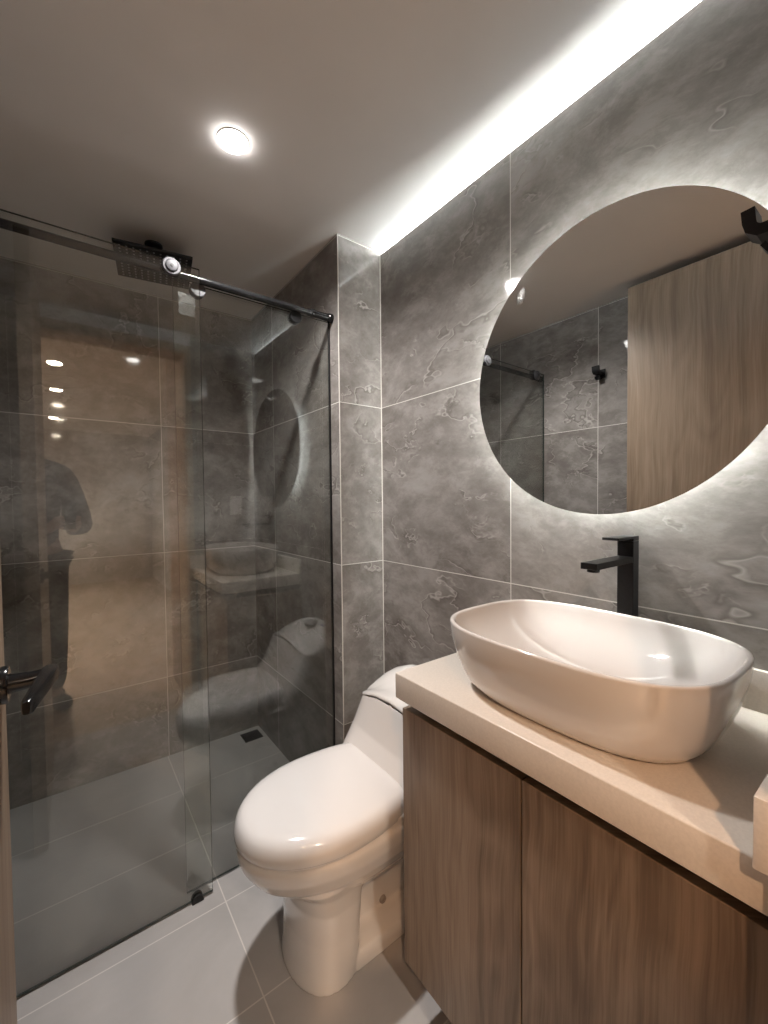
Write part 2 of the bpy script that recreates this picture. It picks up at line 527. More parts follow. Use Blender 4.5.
def egg(xf, xb, hw, z, nb_=3.2, cnt=80, split=0.50):
    """plan outline: rounded nose towards -X, squarer back"""
    xm = xf + (xb - xf) * split
    out = []
    for i in range(cnt):
        t = 2 * math.pi * i / cnt
        c, s = math.cos(t), math.sin(t)
        if c < 0:
            n = 2.05
            x = xm - (xm - xf) * abs(c) ** (2 / n)
        else:
            n = nb_
            x = xm + (xb - xm) * abs(c) ** (2 / n)
        out.append((x, TY + hw * math.copysign(abs(s) ** (2 / n), s), z))
    return out


bm = bmesh.new()
# bowl
loft(bm, [egg(0.47, 0.86, 0.085, 0.19), egg(0.425, 0.86, 0.118, 0.225), egg(0.375, 0.86, 0.146, 0.265), egg(0.335, 0.86, 0.165, 0.300), egg(0.313, 0.86, 0.175, 0.335), egg(0.306, 0.86, 0.1785, 0.362), egg(0.308, 0.86, 0.1775, 0.372), egg(0.316, 0.86, 0.170, 0.376)])
# front pedestal column
loft(bm, [egg(0.426, 0.60, 0.121, 0.0, 3), egg(0.426, 0.60, 0.121, 0.012, 3), egg(0.430, 0.60, 0.120, 0.05, 3.5), egg(0.434, 0.595, 0.120, 0.12, 5), egg(0.432, 0.595, 0.124, 0.20, 6), egg(0.418, 0.60, 0.133, 0.25, 5), egg(0.38, 0.62, 0.148, 0.285, 4)])
# foot running back to the wall and the recessed trapway web above it
loft(bm, [superring(0.755, TY, 0.215, 0.116, 9, 0.0), superring(0.755, TY, 0.215, 0.116, 9, 0.03), superring(0.755, TY, 0.213, 0.110, 9, 0.048), superring(0.755, TY, 0.21, 0.080, 9, 0.056)])
loft(bm, [superring(0.77, TY, 0.195, 0.048, 8, 0.03), superring(0.77, TY, 0.195, 0.048, 8, 0.32)])
# shelf under the tank and sloping tank body
loft(bm, [superring(0.77, TY, 0.20, 0.100, 6, 0.25), superring(0.77, TY, 0.205, 0.150, 6, 0.30), superring(0.77, TY, 0.21, 0.168, 6, 0.345), superring(0.785, TY, 0.20, 0.172, 6, 0.40)])
tk = []
for z, xf, hw in [(0.32, 0.665, 0.172), (0.365, 0.662, 0.192), (0.42, 0.684, 0.196), (0.49, 0.733, 0.195), (0.555, 0.772, 0.193)]:
    xc_, a_ = (xf + 0.982) / 2, (0.982 - xf) / 2
    ring = superring(xc_, TY, a_, hw, 5, z)
    if z > 0.55:   # arched seam: higher in the middle
        ring = [(x, y, z + 0.045 * (1 - ((y - TY) / hw) ** 2)) for x, y, _ in ring]
    tk.append(ring)
loft(bm, tk)
bowl = link_mesh('bowl', bm, M['ceramic'], toilet)
md = bowl.modifiers.new('union', 'REMESH')
md.mode = 'VOXEL'
md.voxel_size = 0.004
md.use_smooth_shade = True
sm = bowl.modifiers.new('soft', 'SMOOTH')
sm.factor = 0.5
sm.iterations = 7
# tank lid: arched seam, domed top
bm = bmesh.new()


def lid_ring(k, dz):
    xf, xb, hw = 0.7695 + k, 0.984 - k * 0.3, 0.195 - k
    out = []
    for (x, y, _) in superring((xf + xb) / 2, TY, (xb - xf) / 2, hw, 5, 0):
        q = max(0.0, min(1.0, (x - 0.772) / 0.17))
        seam = 0.557 + 0.045 * (1 - min(1, ((y - TY) / 0.187) ** 2))
        top = 0.572 + 0.072 * math.sin(q * math.pi / 2) - 0.030 * abs((y - TY) / 0.19) ** 3
        top = max(top, seam + 0.012)
        out.append((x, y, seam + (top - seam) * dz))
    return out


loft(bm, [lid_ring(0.003, 0.03), lid_ring(0.001, 0.06), lid_ring(0.0, 0.14), lid_ring(0.001, 0.55), lid_ring(0.004, 0.76), lid_ring(0.010, 0.90), lid_ring(0.020, 0.97), lid_ring(0.035, 1.0), lid_ring(0.06, 1.01), lid_ring(0.085, 1.015)])
link_mesh('tank_lid', bm, M['ceramic'], toilet, 60)
bm = bmesh.new()
lathe(bm, (0.905, TY, 0.640), (0, 0, 1), [(0, 0.029), (0.009, 0.029), (0.0115, 0.026), (0.0115, 0.021), (0.010, 0.0205), (0.0125, 0.018)], 40)
link_mesh('flush_button', bm, M['chrome'], toilet, 40)
bm = bmesh.new()
box(bm, 0.93, 0.965, TY + 0.055, TY + 0.08, 0.641, 0.6455, 0.0005, 1)
o = link_mesh('sticker', bm, M['blue_sticker'], toilet)
o['label'] = 'small blue sticker beside the flush button'
# seat ring and domed lid
bm = bmesh.new()
loft(bm, [[(min(x, 0.752), y, z) for x, y, z in egg(xf, 0.830, hw, z, 2.25, 96, 0.45)] for xf, hw, z in ((0.318, 0.167, 0.3765), (0.316, 0.169, 0.3785), (0.316, 0.169, 0.3835), (0.318, 0.167, 0.3858))])
link_mesh('seat_ring', bm, M['seat'], toilet, 60)
bm = bmesh.new()


def lidegg(k, z):
    lim = 0.757 - 0.6 * k
    return [(min(x, lim), y, z) for x, y, _ in egg(0.304 + k, 0.842 - k, 0.180 - k, z, 2.25, 96, 0.45)]


loft(bm, [lidegg(0.010, 0.3865), lidegg(0.004, 0.388), lidegg(0.0, 0.393), lidegg(0.0, 0.405), lidegg(0.002, 0.417), lidegg(0.006, 0.428), lidegg(0.012, 0.4365), lidegg(0.022, 0.4428), lidegg(0.038, 0.4468), lidegg(0.066, 0.4490), lidegg(0.10, 0.4500), lidegg(0.14, 0.4503)])
link_mesh('seat_lid', bm, M['seat'], toilet, 60)
for sy in (-1, 1):
    bm = bmesh.new()
    lathe(bm, (0.757, TY + sy * 0.075 - 0.03, 0.408), (0, 1, 0), [(0, 0.010), (0.002, 0.012), (0.058, 0.012), (0.06, 0.010)], 20)
    link_mesh('hinge', bm, M['seat'], toilet, 40)
for sy in (-1, 1):
    bm = bmesh.new()
    lathe(bm, (0.700, TY + sy * 0.0475, 0.070), (0, sy, 0), [(0, 0.011), (0.006, 0.010), (0.009, 0.006)], 20)
    o = link_mesh('bolt_cap', bm, M['bolt_cap'], toilet, 60)
    o['label'] = 'small grey round bolt cap in the side recess'

# ------------------------------------------------------------------ vanity cabinet
CX0, CY1 = 0.600, 0.731
cab = thing('vanity_cabinet', (0.80, 0.41, 0.155), 'wall-hung oak-look vanity cabinet with two plain doors under the cream counter', 'cabinet')
bm = bmesh.new()
box(bm, CX0 + 0.022, XR - 0.002, 0.094, CY1 - 0.018, 0.155, 0.749, 0.001, 1)
link_mesh('carcass', bm, M['dark_wood'], cab)
bm = bmesh.new()
box(bm, CX0 + 0.0212, XR - 0.002, CY1 - 0.017, CY1, 0.155, 0.751, 0.001, 1)
link_mesh('side_panel', bm, M['oak'], cab)
bm = bmesh.new()
box(bm, CX0 + 0.050, XR - 0.002, 0.094, CY1 - 0.02, 0.7495, 0.7785, 0.0005, 1)
o = link_mesh('shadow_gap_rail', bm, M['dark'], cab)
o['label'] = 'dark recessed finger-pull gap above the doors'
for y0, y1 in ((0.4185, CY1), (0.094, 0.4155)):
    bm = bmesh.new()
    box(bm, CX0, CX0 + 0.0205, y0, y1, 0.153, 0.749, 0.0012, 2)
    link_mesh('door', bm, M['oak'], cab)

# ------------------------------------------------------------------ countertop with back and side upstands
ctr = thing('countertop', (0.79, 0.41, 0.78), 'thick cream stone countertop with low upstands on the oak-look vanity', 'countertop')
bm = bmesh.new()
box(bm, 0.579, XR - 0.001, 0.092, 0.731, 0.779, 0.836, 0.0025, 3)
link_mesh('slab', bm, M['quartz'], ctr, 40)
bm = bmesh.new()
box(bm, XR - 0.013, XR - 0.001, 0.111, 0.728, 0.8362, 0.911, 0.0012, 2)
link_mesh('back_upstand', bm, M['quartz'], ctr, 40)
bm = bmesh.new()
box(bm, 0.5605, XR - 0.001, 0.0925, 0.1105, 0.8362, 0.913, 0.0012, 2)
link_mesh('side_upstand', bm, M['quartz'], ctr, 40)

# ------------------------------------------------------------------ vessel basin
BX, BY, BZ = 0.771, 0.407, 0.8365
RZ = 0.974
basin = thing('basin', (BX, BY, BZ), 'white oval-cornered ceramic vessel basin standing on the cream counter', 'basin')
bm = bmesh.new()
A0, B0, N0 = 0.1815, 0.2445, 3.1
H = RZ - BZ


def bring(a, b, z, n=N0):
    return superring(BX, BY, a, b, n, z, 96)


outer = [bring(0.118, 0.180, BZ, 2.9), bring(0.132, 0.194, BZ, 2.9), bring(0.139, 0.201, BZ + 0.004, 2.9)]
for t in (0.15, 0.3, 0.45, 0.6, 0.75, 0.88, 0.96):
    k = math.sin(t * math.pi / 2) ** 0.9
    outer.append(bring(0.141 + (A0 - 0.141) * k, 0.203 + (B0 - 0.203) * k, BZ + H * t))
outer += [bring(A0, B0, RZ - 0.003), bring(A0 - 0.0015, B0 - 0.0015, RZ - 0.0005), bring(A0 - 0.0045, B0 - 0.0045, RZ), bring(A0 - 0.0075, B0 - 0.0075, RZ - 0.001), bring(A0 - 0.0095, B0 - 0.0095, RZ - 0.005)]
inner = []
for t in (0.10, 0.25, 0.42, 0.60, 0.76, 0.88, 0.95, 0.985, 1.0):
    k = 1 - (1 - math.sqrt(max(0, 1 - t * t))) * 0.85 - 0.15 * t
    inner.append(superring(BX, BY, 0.022 + (A0 - 0.032) * k, 0.022 + (B0 - 0.032) * k, 2.0 + (N0 - 2.0) * k, RZ - 0.005 - t * 0.115, 96))
loft(bm, outer + inner, cap0=True, cap1=True)
link_mesh('bowl', bm, M['ceramic'], basin, 60)
bm = bmesh.new()
lathe(bm, (BX, BY, RZ - 0.1205), (0, 0, 1), [(0, 0.022), (0.003, 0.022), (0.0045, 0.020), (0.0045, 0.0)], 32, True, False)
link_mesh('drain_cap', bm, M['ceramic'], basin, 40)

# ------------------------------------------------------------------ tall faucet behind the basin
FX0, FX1, FY0, FY1 = 0.9535, 0.9805, 0.387, 0.420
fau = thing('faucet', (0.966, 0.387, BZ), 'tall square matt black mixer tap standing behind the white basin', 'faucet')
fyc = (FY0 + FY1) / 2
bm = bmesh.new()
box(bm, FX0, FX1, FY0, FY1, BZ, 1.131, 0.001, 2)
link_mesh('body', bm, M['black'], fau)
bm = bmesh.new()
box(bm, 0.797, FX0 - 0.0002, FY0 + 0.0005, FY1 - 0.0005, 1.086, 1.0985, 0.001, 2)
spout = link_mesh('spout', bm, M['black'], fau)
bm = bmesh.new()
lathe(bm, (0.816, fyc, 1.086), (0, 0, -1), [(-0.001, 0.0115), (0.006, 0.0115), (0.007, 0.010), (0.004, 0.0095)], 24)
link_mesh('aerator', bm, M['black'], spout, 40)
bm = bmesh.new()
box(bm, FX0, FX1, FY0, FY1, 1.1318, 1.142, 0.001, 2)
box(bm, 0.885, FX0 + 0.004, FY0, FY1, 1.1365, 1.142, 0.001, 2)
link_mesh('lever', bm, M['black'], fau)

# ------------------------------------------------------------------ round backlit mirror
MY, MZ, MR = 0.4665, 1.5255, 0.3385
mir = thing('mirror', (XR, MY, MZ), 'large round frameless mirror with a light halo above the basin', 'mirror')
bm = bmesh.new()
loft(bm, [circle((0.965, MY, MZ), (-1, 0, 0), MR, 160), circle((0.960, MY, MZ), (-1, 0, 0), MR, 160)])
link_mesh('mirror_glass', bm, [M['mirror']], mir)
bm = bmesh.new()
lathe(bm, (XR - 0.0002, MY, MZ), (-1, 0, 0), [(0, 0.262), (0.0296, 0.262)], 96)
link_mesh('backing_box', bm, M['white_plastic'], mir, 40)
bm = bmesh.new()
loft(bm, [circle((XR - 0.003, MY, MZ), (-1, 0, 0), 0.2645, 128), circle((XR - 0.028, MY, MZ), (-1, 0, 0), 0.2645, 128), circle((XR - 0.028, MY, MZ), (-1, 0, 0), 0.2625, 128), circle((XR - 0.003, MY, MZ), (-1, 0, 0), 0.2625, 128), circle((XR - 0.003, MY, MZ), (-1, 0, 0), 0.2645, 128)], False, False)
o = link_mesh('light_strip', bm, M['e_mirror'], mir, 40)
o['label'] = 'glowing white light strip behind the rim'
# torn scrap of protective film left at the upper left of the mirror
bm = bmesh.new()
rnd = random.Random(3)
ring = []
for i in range(15):
    a = 2 * math.pi * i / 15
    rr = 0.016 * (0.55 + 0.7 * rnd.random())
    ring.append((0.9592 - 0.003 * rnd.random(), 0.668 + 0.9 * rr * math.cos(a), 1.752 + 1.25 * rr * math.sin(a)))
loft(bm, [ring, [(x - 0.0005, y, z) for x, y, z in ring]])
o = link_mesh('film_scrap', bm, M['film'], mir)
o['label'] = 'torn scrap of clear protective film near the rim'

# ------------------------------------------------------------------ ceiling light strip above the mirror wall
led = thing('light_strip', (XR + 0.03, 0.7, ZC - 0.03), 'white light strip along the top of the mirror wall washing the ceiling', 'light strip')
bm = bmesh.new()
box(bm, XR + 0.0125, XR + 0.040, 0.092, YP - 0.002, ZC - 0.055, ZC - 0.0145, 0.001, 1)
link_mesh('profile', bm, M['white_plastic'], led)
bm = bmesh.new()
vs = [bm.verts.new(p) for p in [(XR + 0.026, 0.095, ZC - 0.0143), (XR + 0.026, YP - 0.004, ZC - 0.0143), (XR + 0.027, YP - 0.004, ZC - 0.002), (XR + 0.027, 0.095, ZC - 0.002)]]
f0 = bm.faces.new(vs)
ex = bmesh.ops.extrude_face_region(bm, geom=[f0])
bmesh.ops.translate(bm, vec=(0.002, 0, 0), verts=[v for v in ex['geom'] if isinstance(v, bmesh.types.BMVert)])
link_mesh('diffuser', bm, M['e_cove'], led)

# ------------------------------------------------------------------ downlights
def downlight(x, y, z, r, mat, label, power, color, cone, group=None):
    t = thing('downlight', (x, y, z), label, 'ceiling light', group)
    b = bmesh.new()
    lathe(b, (x, y, z), (0, 0, -1), [(0, r + 0.004), (0.003, r + 0.0035), (0.004, r + 0.002), (0.003, r + 0.0005), (0.001, r)], 48, True, False)
    link_mesh('trim_ring', b, M['white_plastic'], t, 40)
    b = bmesh.new()
    lathe(b, (x, y, z - 0.0015), (0, 0, -1), [(0, r + 0.0025), (0.005, r + 0.002), (0.009, r - 0.003), (0.0105, r - 0.012)], 48)
    link_mesh('diffuser', b, mat, t, 40)
    ld = bpy.data.lights.new('beam', 'SPOT')
    ld.energy, ld.color, ld.spot_size = power, color, R(cone)
    ld.spot_blend = 1.0
    ld.shadow_soft_size = 0.034
    lo = bpy.data.objects.new('beam', ld)
    COL.objects.link(lo)
    lo.parent = t
    lo.location = (0, 0, -0.016)
    return t


downlight(0.378, 1.153, ZC, 0.036, M['e_down'], 'round recessed downlight glowing in the ceiling before the shower', P_DOWN, (1.0, 0.96, 0.93), 150)
for hx, hy, lab in ((-0.05, -1.38, 'round hall ceiling light nearest the doorway'), (-0.055, -2.33, 'round hall ceiling light, second from the doorway'), (-0.11, -4.0, 'round hall ceiling light, farthest from the doorway')):
    downlight(hx, hy, HZ, 0.045, M['e_hall'], lab, P_HALL, (1.0, 0.84, 0.68), 125, 'hall ceiling lights')
downlight(-0.50, -0.75, HZ, 0.045, M['e_warm_fill'], 'added warm fill light, out of view to the left of the doorway', P_WARM_FILL, (1.0, 0.60, 0.35), 145)  # unseen lamp, added to throw warm light on the vanity front

# ------------------------------------------------------------------ shower screen: rail, fixed pane, sliding door, guide
GR, BZR = 1.374, 1.901
rail = thing('shower_rail', (0.28, GR, BZR), 'round black rail carrying the sliding shower door across the alcove', 'rail')
bm = bmesh.new()
tube(bm, [(XL + 0.004, GR, BZR), (XS - 0.004, GR, BZR)], 0.0112, 24)
link_mesh('bar', bm, M['black_gloss'], rail, 40)
for xs, sgn in ((XL, 1), (XS, -1)):
    bm = bmesh.new()
    lathe(bm, (xs, GR, BZR), (sgn, 0, 0), [(0.0002, 0.0165), (0.014, 0.0165), (0.016, 0.0145), (0.05, 0.0128), (0.074, 0.0128), (0.076, 0.0155), (0.084, 0.0155), (0.086, 0.0125), (0.10, 0.0125)], 28)
    link_mesh('wall_bracket', bm, M['black_gloss'], rail, 40)


def pane(bm, x0, x1, y0, y1, z0, z1):
    fs = box(bm, x0, x1, y0, y1, z0, z1)
    bm.normal_update()
    for f in fs:
        f.material_index = 0 if max(abs(f.calc_center_median().y - y0), 0) < 1e-6 or abs(f.calc_center_median().y - y1) < 1e-6 else 1


fix = thing('fixed_glass_panel', (0.53, 1.394, 0), 'fixed clear glass shower pane at the pier end behind the black rail', 'shower screen')
bm = bmesh.new()
pane(bm, 0.268, XS - 0.003, 1.390, 1.398, 0.004, 1.893)
link_mesh('pane', bm, [M['glass'], M['glass_edge']], fix)
bm = bmesh.new()
box(bm, XS - 0.004, XS - 0.0005, 1.388, 1.400, 0.003, 1.888, 0.0005, 1)
o = link_mesh('wall_seal', bm, M['black'], fix)
o['label'] = 'black vertical seal where the pane meets the wall'
for cx_, mt in ((0.338, M['grey_metal']), (0.664, M['black'])):  # left clamp's grey stands in for light reflected off black metal
    bm = bmesh.new()
    lathe(bm, (cx_, 1.389, 1.878), (0, -1, 0), [(-0.018, 0.022), (-0.010, 0.0225), (-0.0005, 0.0225)], 32)
    lathe(bm, (cx_, 1.3895, 1.878), (0, -1, 0), [(0, 0.0225), (0.006, 0.0225), (0.008, 0.0205)], 32)
    o = link_mesh('rail_clamp', bm, mt, fix, 40)
    o['label'] = 'black round clamp under the rail, reflected light painted on as grey' if mt is M['grey_metal'] else 'black round clamp under the rail'
bm = bmesh.new()
pane(bm, XL + 0.006, 0.334, 1.349, 1.357, 0.006, 1.922)
sl = thing('sliding_glass_door', (0.04, 1.353, 0.01), 'clear glass sliding shower door hanging on the left of the black rail', 'shower door')
link_mesh('pane', bm, [M['glass'], M['glass_edge']], sl)
for cx_ in (0.257, -0.165):
    bm = bmesh.new()
    lathe(bm, (cx_, 1.3488, BZR + 0.003), (0, -1, 0), [(0, 0.025), (0.006, 0.025), (0.009, 0.0225), (0.009, 0.0175), (0.007, 0.017), (0.007, 0.0165), (0.013, 0.015), (0.014, 0.013)], 40)
    roller = link_mesh('roller', bm, M['grey_metal'], sl, 40)
    bm = bmesh.new()
    lathe(bm, (cx_, 1.3348, BZR + 0.003), (0, -1, 0), [(-0.001, 0.005), (0.0012, 0.005), (0.0014, 0.0035)], 6)
    link_mesh('screw', bm, M['rubber'], roller)
    bm = bmesh.new()
    lathe(bm, (cx_, 1.3573, BZR + 0.0250), (0, 1, 0), [(0, 0.008), (0.005, 0.008), (0.006, 0.0135), (0.010, 0.0120), (0.022, 0.0120), (0.026, 0.0135), (0.028, 0.0135)], 32)
    link_mesh('wheel', bm, M['rubber'], roller, 40)
bm = bmesh.new()
box(bm, 0.282, 0.330, 1.3892, 1.3898, 1.792, 1.858, 0.0, 1)
o = link_mesh('tape_residue', bm, M['film'], fix)
o['label'] = 'pale patch of leftover tape on the glass below the rail'
guide = thing('floor_guide', (0.290, 1.356, 0), 'small black floor guide at the foot of the sliding glass', 'door guide')
bm = bmesh.new()
box(bm, 0.272, 0.306, 1.341, 1.365, 0.0005, 0.006, 0.002, 2)
link_mesh('base', bm, M['rubber'], guide)
bm = bmesh.new()
for y0, y1 in ((1.342, 1.3482), (1.3578, 1.364)):
    rings = []
    for y in (y0, y0 + 0.002, y1 - 0.002, y1):
        k = 0 if y0 < y < y1 else 0.002
        rings.append([(0.289 + (0.016 - k) * math.cos(a), y, 0.005 + (0.019 - k) * math.sin(a)) for a in [math.pi * i / 16 for i in range(17)]])
    loft(bm, rings)
link_mesh('jaw', bm, M['rubber'], guide, 40)

# ------------------------------------------------------------------ rain shower head on the shower ceiling
SHX, SHY, SHZ = 0.283, 1.790, 2.110
sh = thing('rain_shower_head', (SHX, SHY, ZC), 'square black rain shower head hanging below the shower ceiling', 'shower head')
M4 = Matrix.Translation((SHX, SHY, SHZ)) @ Matrix.Rotation(R(-9), 4, 'Z')
bm = bmesh.new()
box(bm, -0.124, 0.124, -0.124, 0.124, -0.004, 0.005, 0.0015, 2, M4=M4)
box(bm, -0.03, 0.03, -0.03, 0.03, 0.005, 0.014, 0.003, 2, M4=M4)
link_mesh('plate', bm, M['black'], sh)
bm = bmesh.new()
for i in range(11):
    for j in range(11):
        c = M4 @ Vector((-0.105 + 0.021 * i, -0.105 + 0.021 * j, -0.0038))
        lathe(bm, c, (0, 0, -1), [(0, 0.0034), (0.0022, 0.0028), (0.0026, 0.0018)], 8)
o = link_mesh('nozzles', bm, M['chrome'], sh)
o['label'] = 'grid of small pale nozzles'
bm = bmesh.new()
lathe(bm, (SHX, SHY, SHZ + 0.012), (0, 0, 1), [(0, 0.011), (0.006, 0.013), (0.014, 0.0105), (0.067, 0.0105)], 24)
link_mesh('stem', bm, M['black'], sh, 40)
bm = bmesh.new()
lathe(bm, (SHX, SHY, ZC - 0.0002), (0, 0, -1), [(0, 0.030), (0.006, 0.030), (0.012, 0.024), (0.014, 0.011)], 32)
link_mesh('ceiling_flange', bm, M['black'], sh, 40)

# ------------------------------------------------------------------ floor drain in the shower corner
dr = thing('floor_drain', (0.738, 2.14, 0), 'square black floor drain in the far right corner of the shower', 'drain')
bm = bmesh.new()
box(bm, 0.692, 0.784, 2.096, 2.184, 0.0003, 0.003, 0.0008, 1)
link_mesh('grate', bm, M['black'], dr)
bm = bmesh.new()
for i in range(6):
    y = 2.108 + i * 0.0128
    box(bm, 0.702, 0.774, y - 0.002, y + 0.002, 0.003, 0.0034)
link_mesh('slots', bm, M['rubber'], dr)


# ------------------------------------------------------------------ robe hooks
def robe_hook(base, out, label):
    """flat black hook: square plate on the wall, arm with an upturned tip and a lower curved prong"""
    b, d = Vector(base), Vector(out)
    sd = Vector((0, 0, 1)).cross(d)
    fr = Matrix((sd, d, (0, 0, 1))).transposed().to_4x4()
    T = Matrix.Translation(b) @ fr
    t = thing('robe_hook', b, label, 'hook')
    m = bmesh.new()
    box(m, -0.022, 0.022, 0.0003, 0.007, -0.022, 0.022, 0.0015, 2, M4=T)
    link_mesh('plate', m, M['black'], t)
    m = bmesh.new()
    w = 0.0165
    path = [(0.006, 0.0), (0.030, 0.0), (0.0475, 0.0005), (0.0545, 0.006), (0.0565, 0.014), (0.058, 0.030)]
    rings = []
    th = 0.0068
    for i, (y, z) in enumerate(path):
        a, c = path[max(i - 1, 0)], path[min(i + 1, len(path) - 1)]
        q = Vector((c[0] - a[0], c[1] - a[1])).normalized()
        ny, nz = -q.y, q.x
        rings.append([T @ Vector((x, y + ny * s * th, z + nz * s * th)) for x, s in ((-w, -1), (w, -1), (w, 1), (-w, 1))])
    loft(m, rings)
    link_mesh('arm', m, M['black'], t)
    m = bmesh.new()
    rings = []
    path = [(0.006, -0.016), (0.016, -0.026), (0.028, -0.030), (0.038, -0.026), (0.044, -0.016)]
    for i, (y, z) in enumerate(path):
        a, c = path[max(i - 1, 0)], path[min(i + 1, len(path) - 1)]
        q = Vector((c[0] - a[0], c[1] - a[1])).normalized()
        ny, nz = -q.y, q.x
        rings.append([T @ Vector((x, y + ny * s * 0.003, z + nz * s * 0.003)) for x, s in ((-0.012, -1), (0.012, -1), (0.012, 1), (-0.012, 1))])
    loft(m, rings)
    link_mesh('lower_prong', m, M['black'], t)
    return t


robe_hook((XL, 1.035, 1.848), (1, 0, 0), 'black robe hook on the left tiled wall, seen reflected in the round mirror')
robe_hook((0.697, 0.09, 1.549), (0, 1, 0), 'black robe hook beside the upper right rim of the round mirror')

# light switch on the return wall, mirrored in the shower glass
sw = thing('light_switch', (0.855, 0.09, 1.20), 'white light switch plate on the tiled return wall, reflected in the shower glass', 'switch')
bm = bmesh.new()
box(bm, 0.818, 0.892, 0.0903, 0.097, 1.142, 1.258, 0.002, 2)
link_mesh('plate', bm, M['white_plastic'], sw)
bm = bmesh.new()
box(bm, 0.838, 0.872, 0.097, 0.100, 1.168, 1.232, 0.0015, 2)
link_mesh('rocker', bm, M['white_plastic'], sw)


# ------------------------------------------------------------------ photographer in the doorway (mirrored faintly in the shower glass)
def skin_mesh(name, verts, edges, radii, mat, parent, root=0, sub=2):
    me = bpy.data.meshes.new(name)
    b = bmesh.new()
    lay = b.verts.layers.skin.verify()
    vs = []
    for i, (p, r) in enumerate(zip(verts, radii)):
        v = b.verts.new(p)
        v[lay].radius = (r, r) if not isinstance(r, tuple) else r
        v[lay].use_root = (i == root)
        vs.append(v)
    for i, j in edges:
        b.edges.new((vs[i], vs[j]))
    b.to_mesh(me)
    b.free()
    me.materials.append(mat)
    o = bpy.data.objects.new(name, me)
    COL.objects.link(o)
    if parent is not None:
        o.parent = parent
        o.matrix_parent_inverse = Matrix.Translation(parent.location).inverted()
    k = o.modifiers.new('skin', 'SKIN')
    k.use_smooth_shade = True
    d = o.modifiers.new('round', 'SUBSURF')
    d.levels = d.render_levels = sub
    return o


M['skin'] = simple('skin', (0.42, 0.26, 0.19), 0.5, speckle=0.04, scale=30)
M['shirt'] = simple('dark_shirt', (0.035, 0.035, 0.04), 0.9, speckle=0.15, scale=120)
M['trousers'] = simple('black_trousers', (0.022, 0.022, 0.026), 0.9, speckle=0.15, scale=140)
M['boot'] = simple('dark_boot', (0.03, 0.024, 0.02), 0.6, speckle=0.15, scale=60)
M['eye'] = simple('eye', (0.30, 0.27, 0.25), 0.2, speckle=0.3, scale=80)
M['lips'] = simple('lips', (0.34, 0.15, 0.12), 0.45, speckle=0.05, scale=60)
M['hair'] = simple('dark_hair', (0.018, 0.013, 0.010), 0.6, speckle=0.25, scale=150)
PB = Vector((-0.185, -0.44, 0.0))
pf = Vector((math.sin(R(22)), math.cos(R(22)), 0))
pr = Vector((math.cos(R(22)), -math.sin(R(22)), 0))


def PP(s_, f_, z_):
    return PB + pr * s_ + pf * f_ + Vector((0, 0, z_))


CP = cam.matrix_world.translation.copy()


def CL(x, y, d):          # camera-aligned offsets for the phone in the hands
    return CP + rt2 * x + up2 * y + fw * d


per = thing('person', PB, 'person in dark clothes and boots taking the photo, faintly mirrored in the shower glass', 'person')
V, ED, RA = [], [], []


def add(p, r, link=None):
    V.append(tuple(p))
    RA.append(r)
    if link is not None:
        ED.append((link, len(V) - 1))
    return len(V) - 1


pelvis = add(PP(0, 0, 0.94), (0.135, 0.10))
belly = add(PP(0, 0.01, 1.08), (0.125, 0.095), pelvis)
chest = add(PP(0, 0.0, 1.27), (0.145, 0.105), belly)
clav = add(PP(0, 0.0, 1.41), (0.09, 0.07), chest)
neck = add(PP(0, 0.02, 1.475), 0.047, clav)
jaw = add(PP(0, 0.050, 1.545), (0.060, 0.070), neck)
brow = add(PP(0, 0.04, 1.615), (0.075, 0.09), jaw)
crown = add(PP(0, 0.025, 1.672), (0.06, 0.07), brow)
for sd in (-1, 1):
    ear = add(PP(sd * 0.078, 0.035, 1.59), 0.014, brow)
    hip = add(PP(sd * 0.095, 0, 0.86), 0.088, pelvis)
    knee = add(PP(sd * 0.10, 0.03 if sd > 0 else 0.0, 0.49), 0.056, hip)
    calf = add(PP(sd * 0.102, 0.01 if sd > 0 else -0.02, 0.33), 0.05, knee)
    ankle = add(PP(sd * 0.105, 0.0 if sd > 0 else -0.03, 0.085), 0.036, calf)
    toe = add(PP(sd * 0.12, 0.13 if sd > 0 else 0.10, 0.035), 0.030, ankle)
    sho = add(PP(sd * 0.165, 0.0, 1.395), 0.062, clav)
    elb = add(PP(sd * 0.245, 0.09, 1.085), 0.042, sho)
    wr = add(CL(sd * 0.060 + 0.012, -0.135, -0.055), 0.025, elb)
    palm = add(CL(sd * 0.056 + 0.012, -0.105, -0.024), (0.020, 0.028), wr)
    th1 = add(CL(sd * 0.040 + 0.012, -0.095, -0.030), 0.010, palm)
    th2 = add(CL(sd * 0.022 + 0.012, -0.080, -0.022), 0.0085, th1)
    for q in range(4):
        y = -0.075 - 0.017 * q
        ln = (0.020, 0.024, 0.022, 0.016)[q]
        k1 = add(CL(sd * 0.060 + 0.012, y, -0.010), 0.0092, palm)
        k2 = add(CL(sd * 0.052 + 0.012, y + 0.002, 0.004), 0.0085, k1)
        k3 = add(CL(sd * (0.052 - ln) + 0.012, y + 0.004, 0.009), 0.0078, k2)
body = skin_mesh('body', V, ED, RA, M['skin'], per)


def chain(name, pts, links, radii, mat):
    return skin_mesh(name, [tuple(p) for p in pts], links, radii, mat, per)


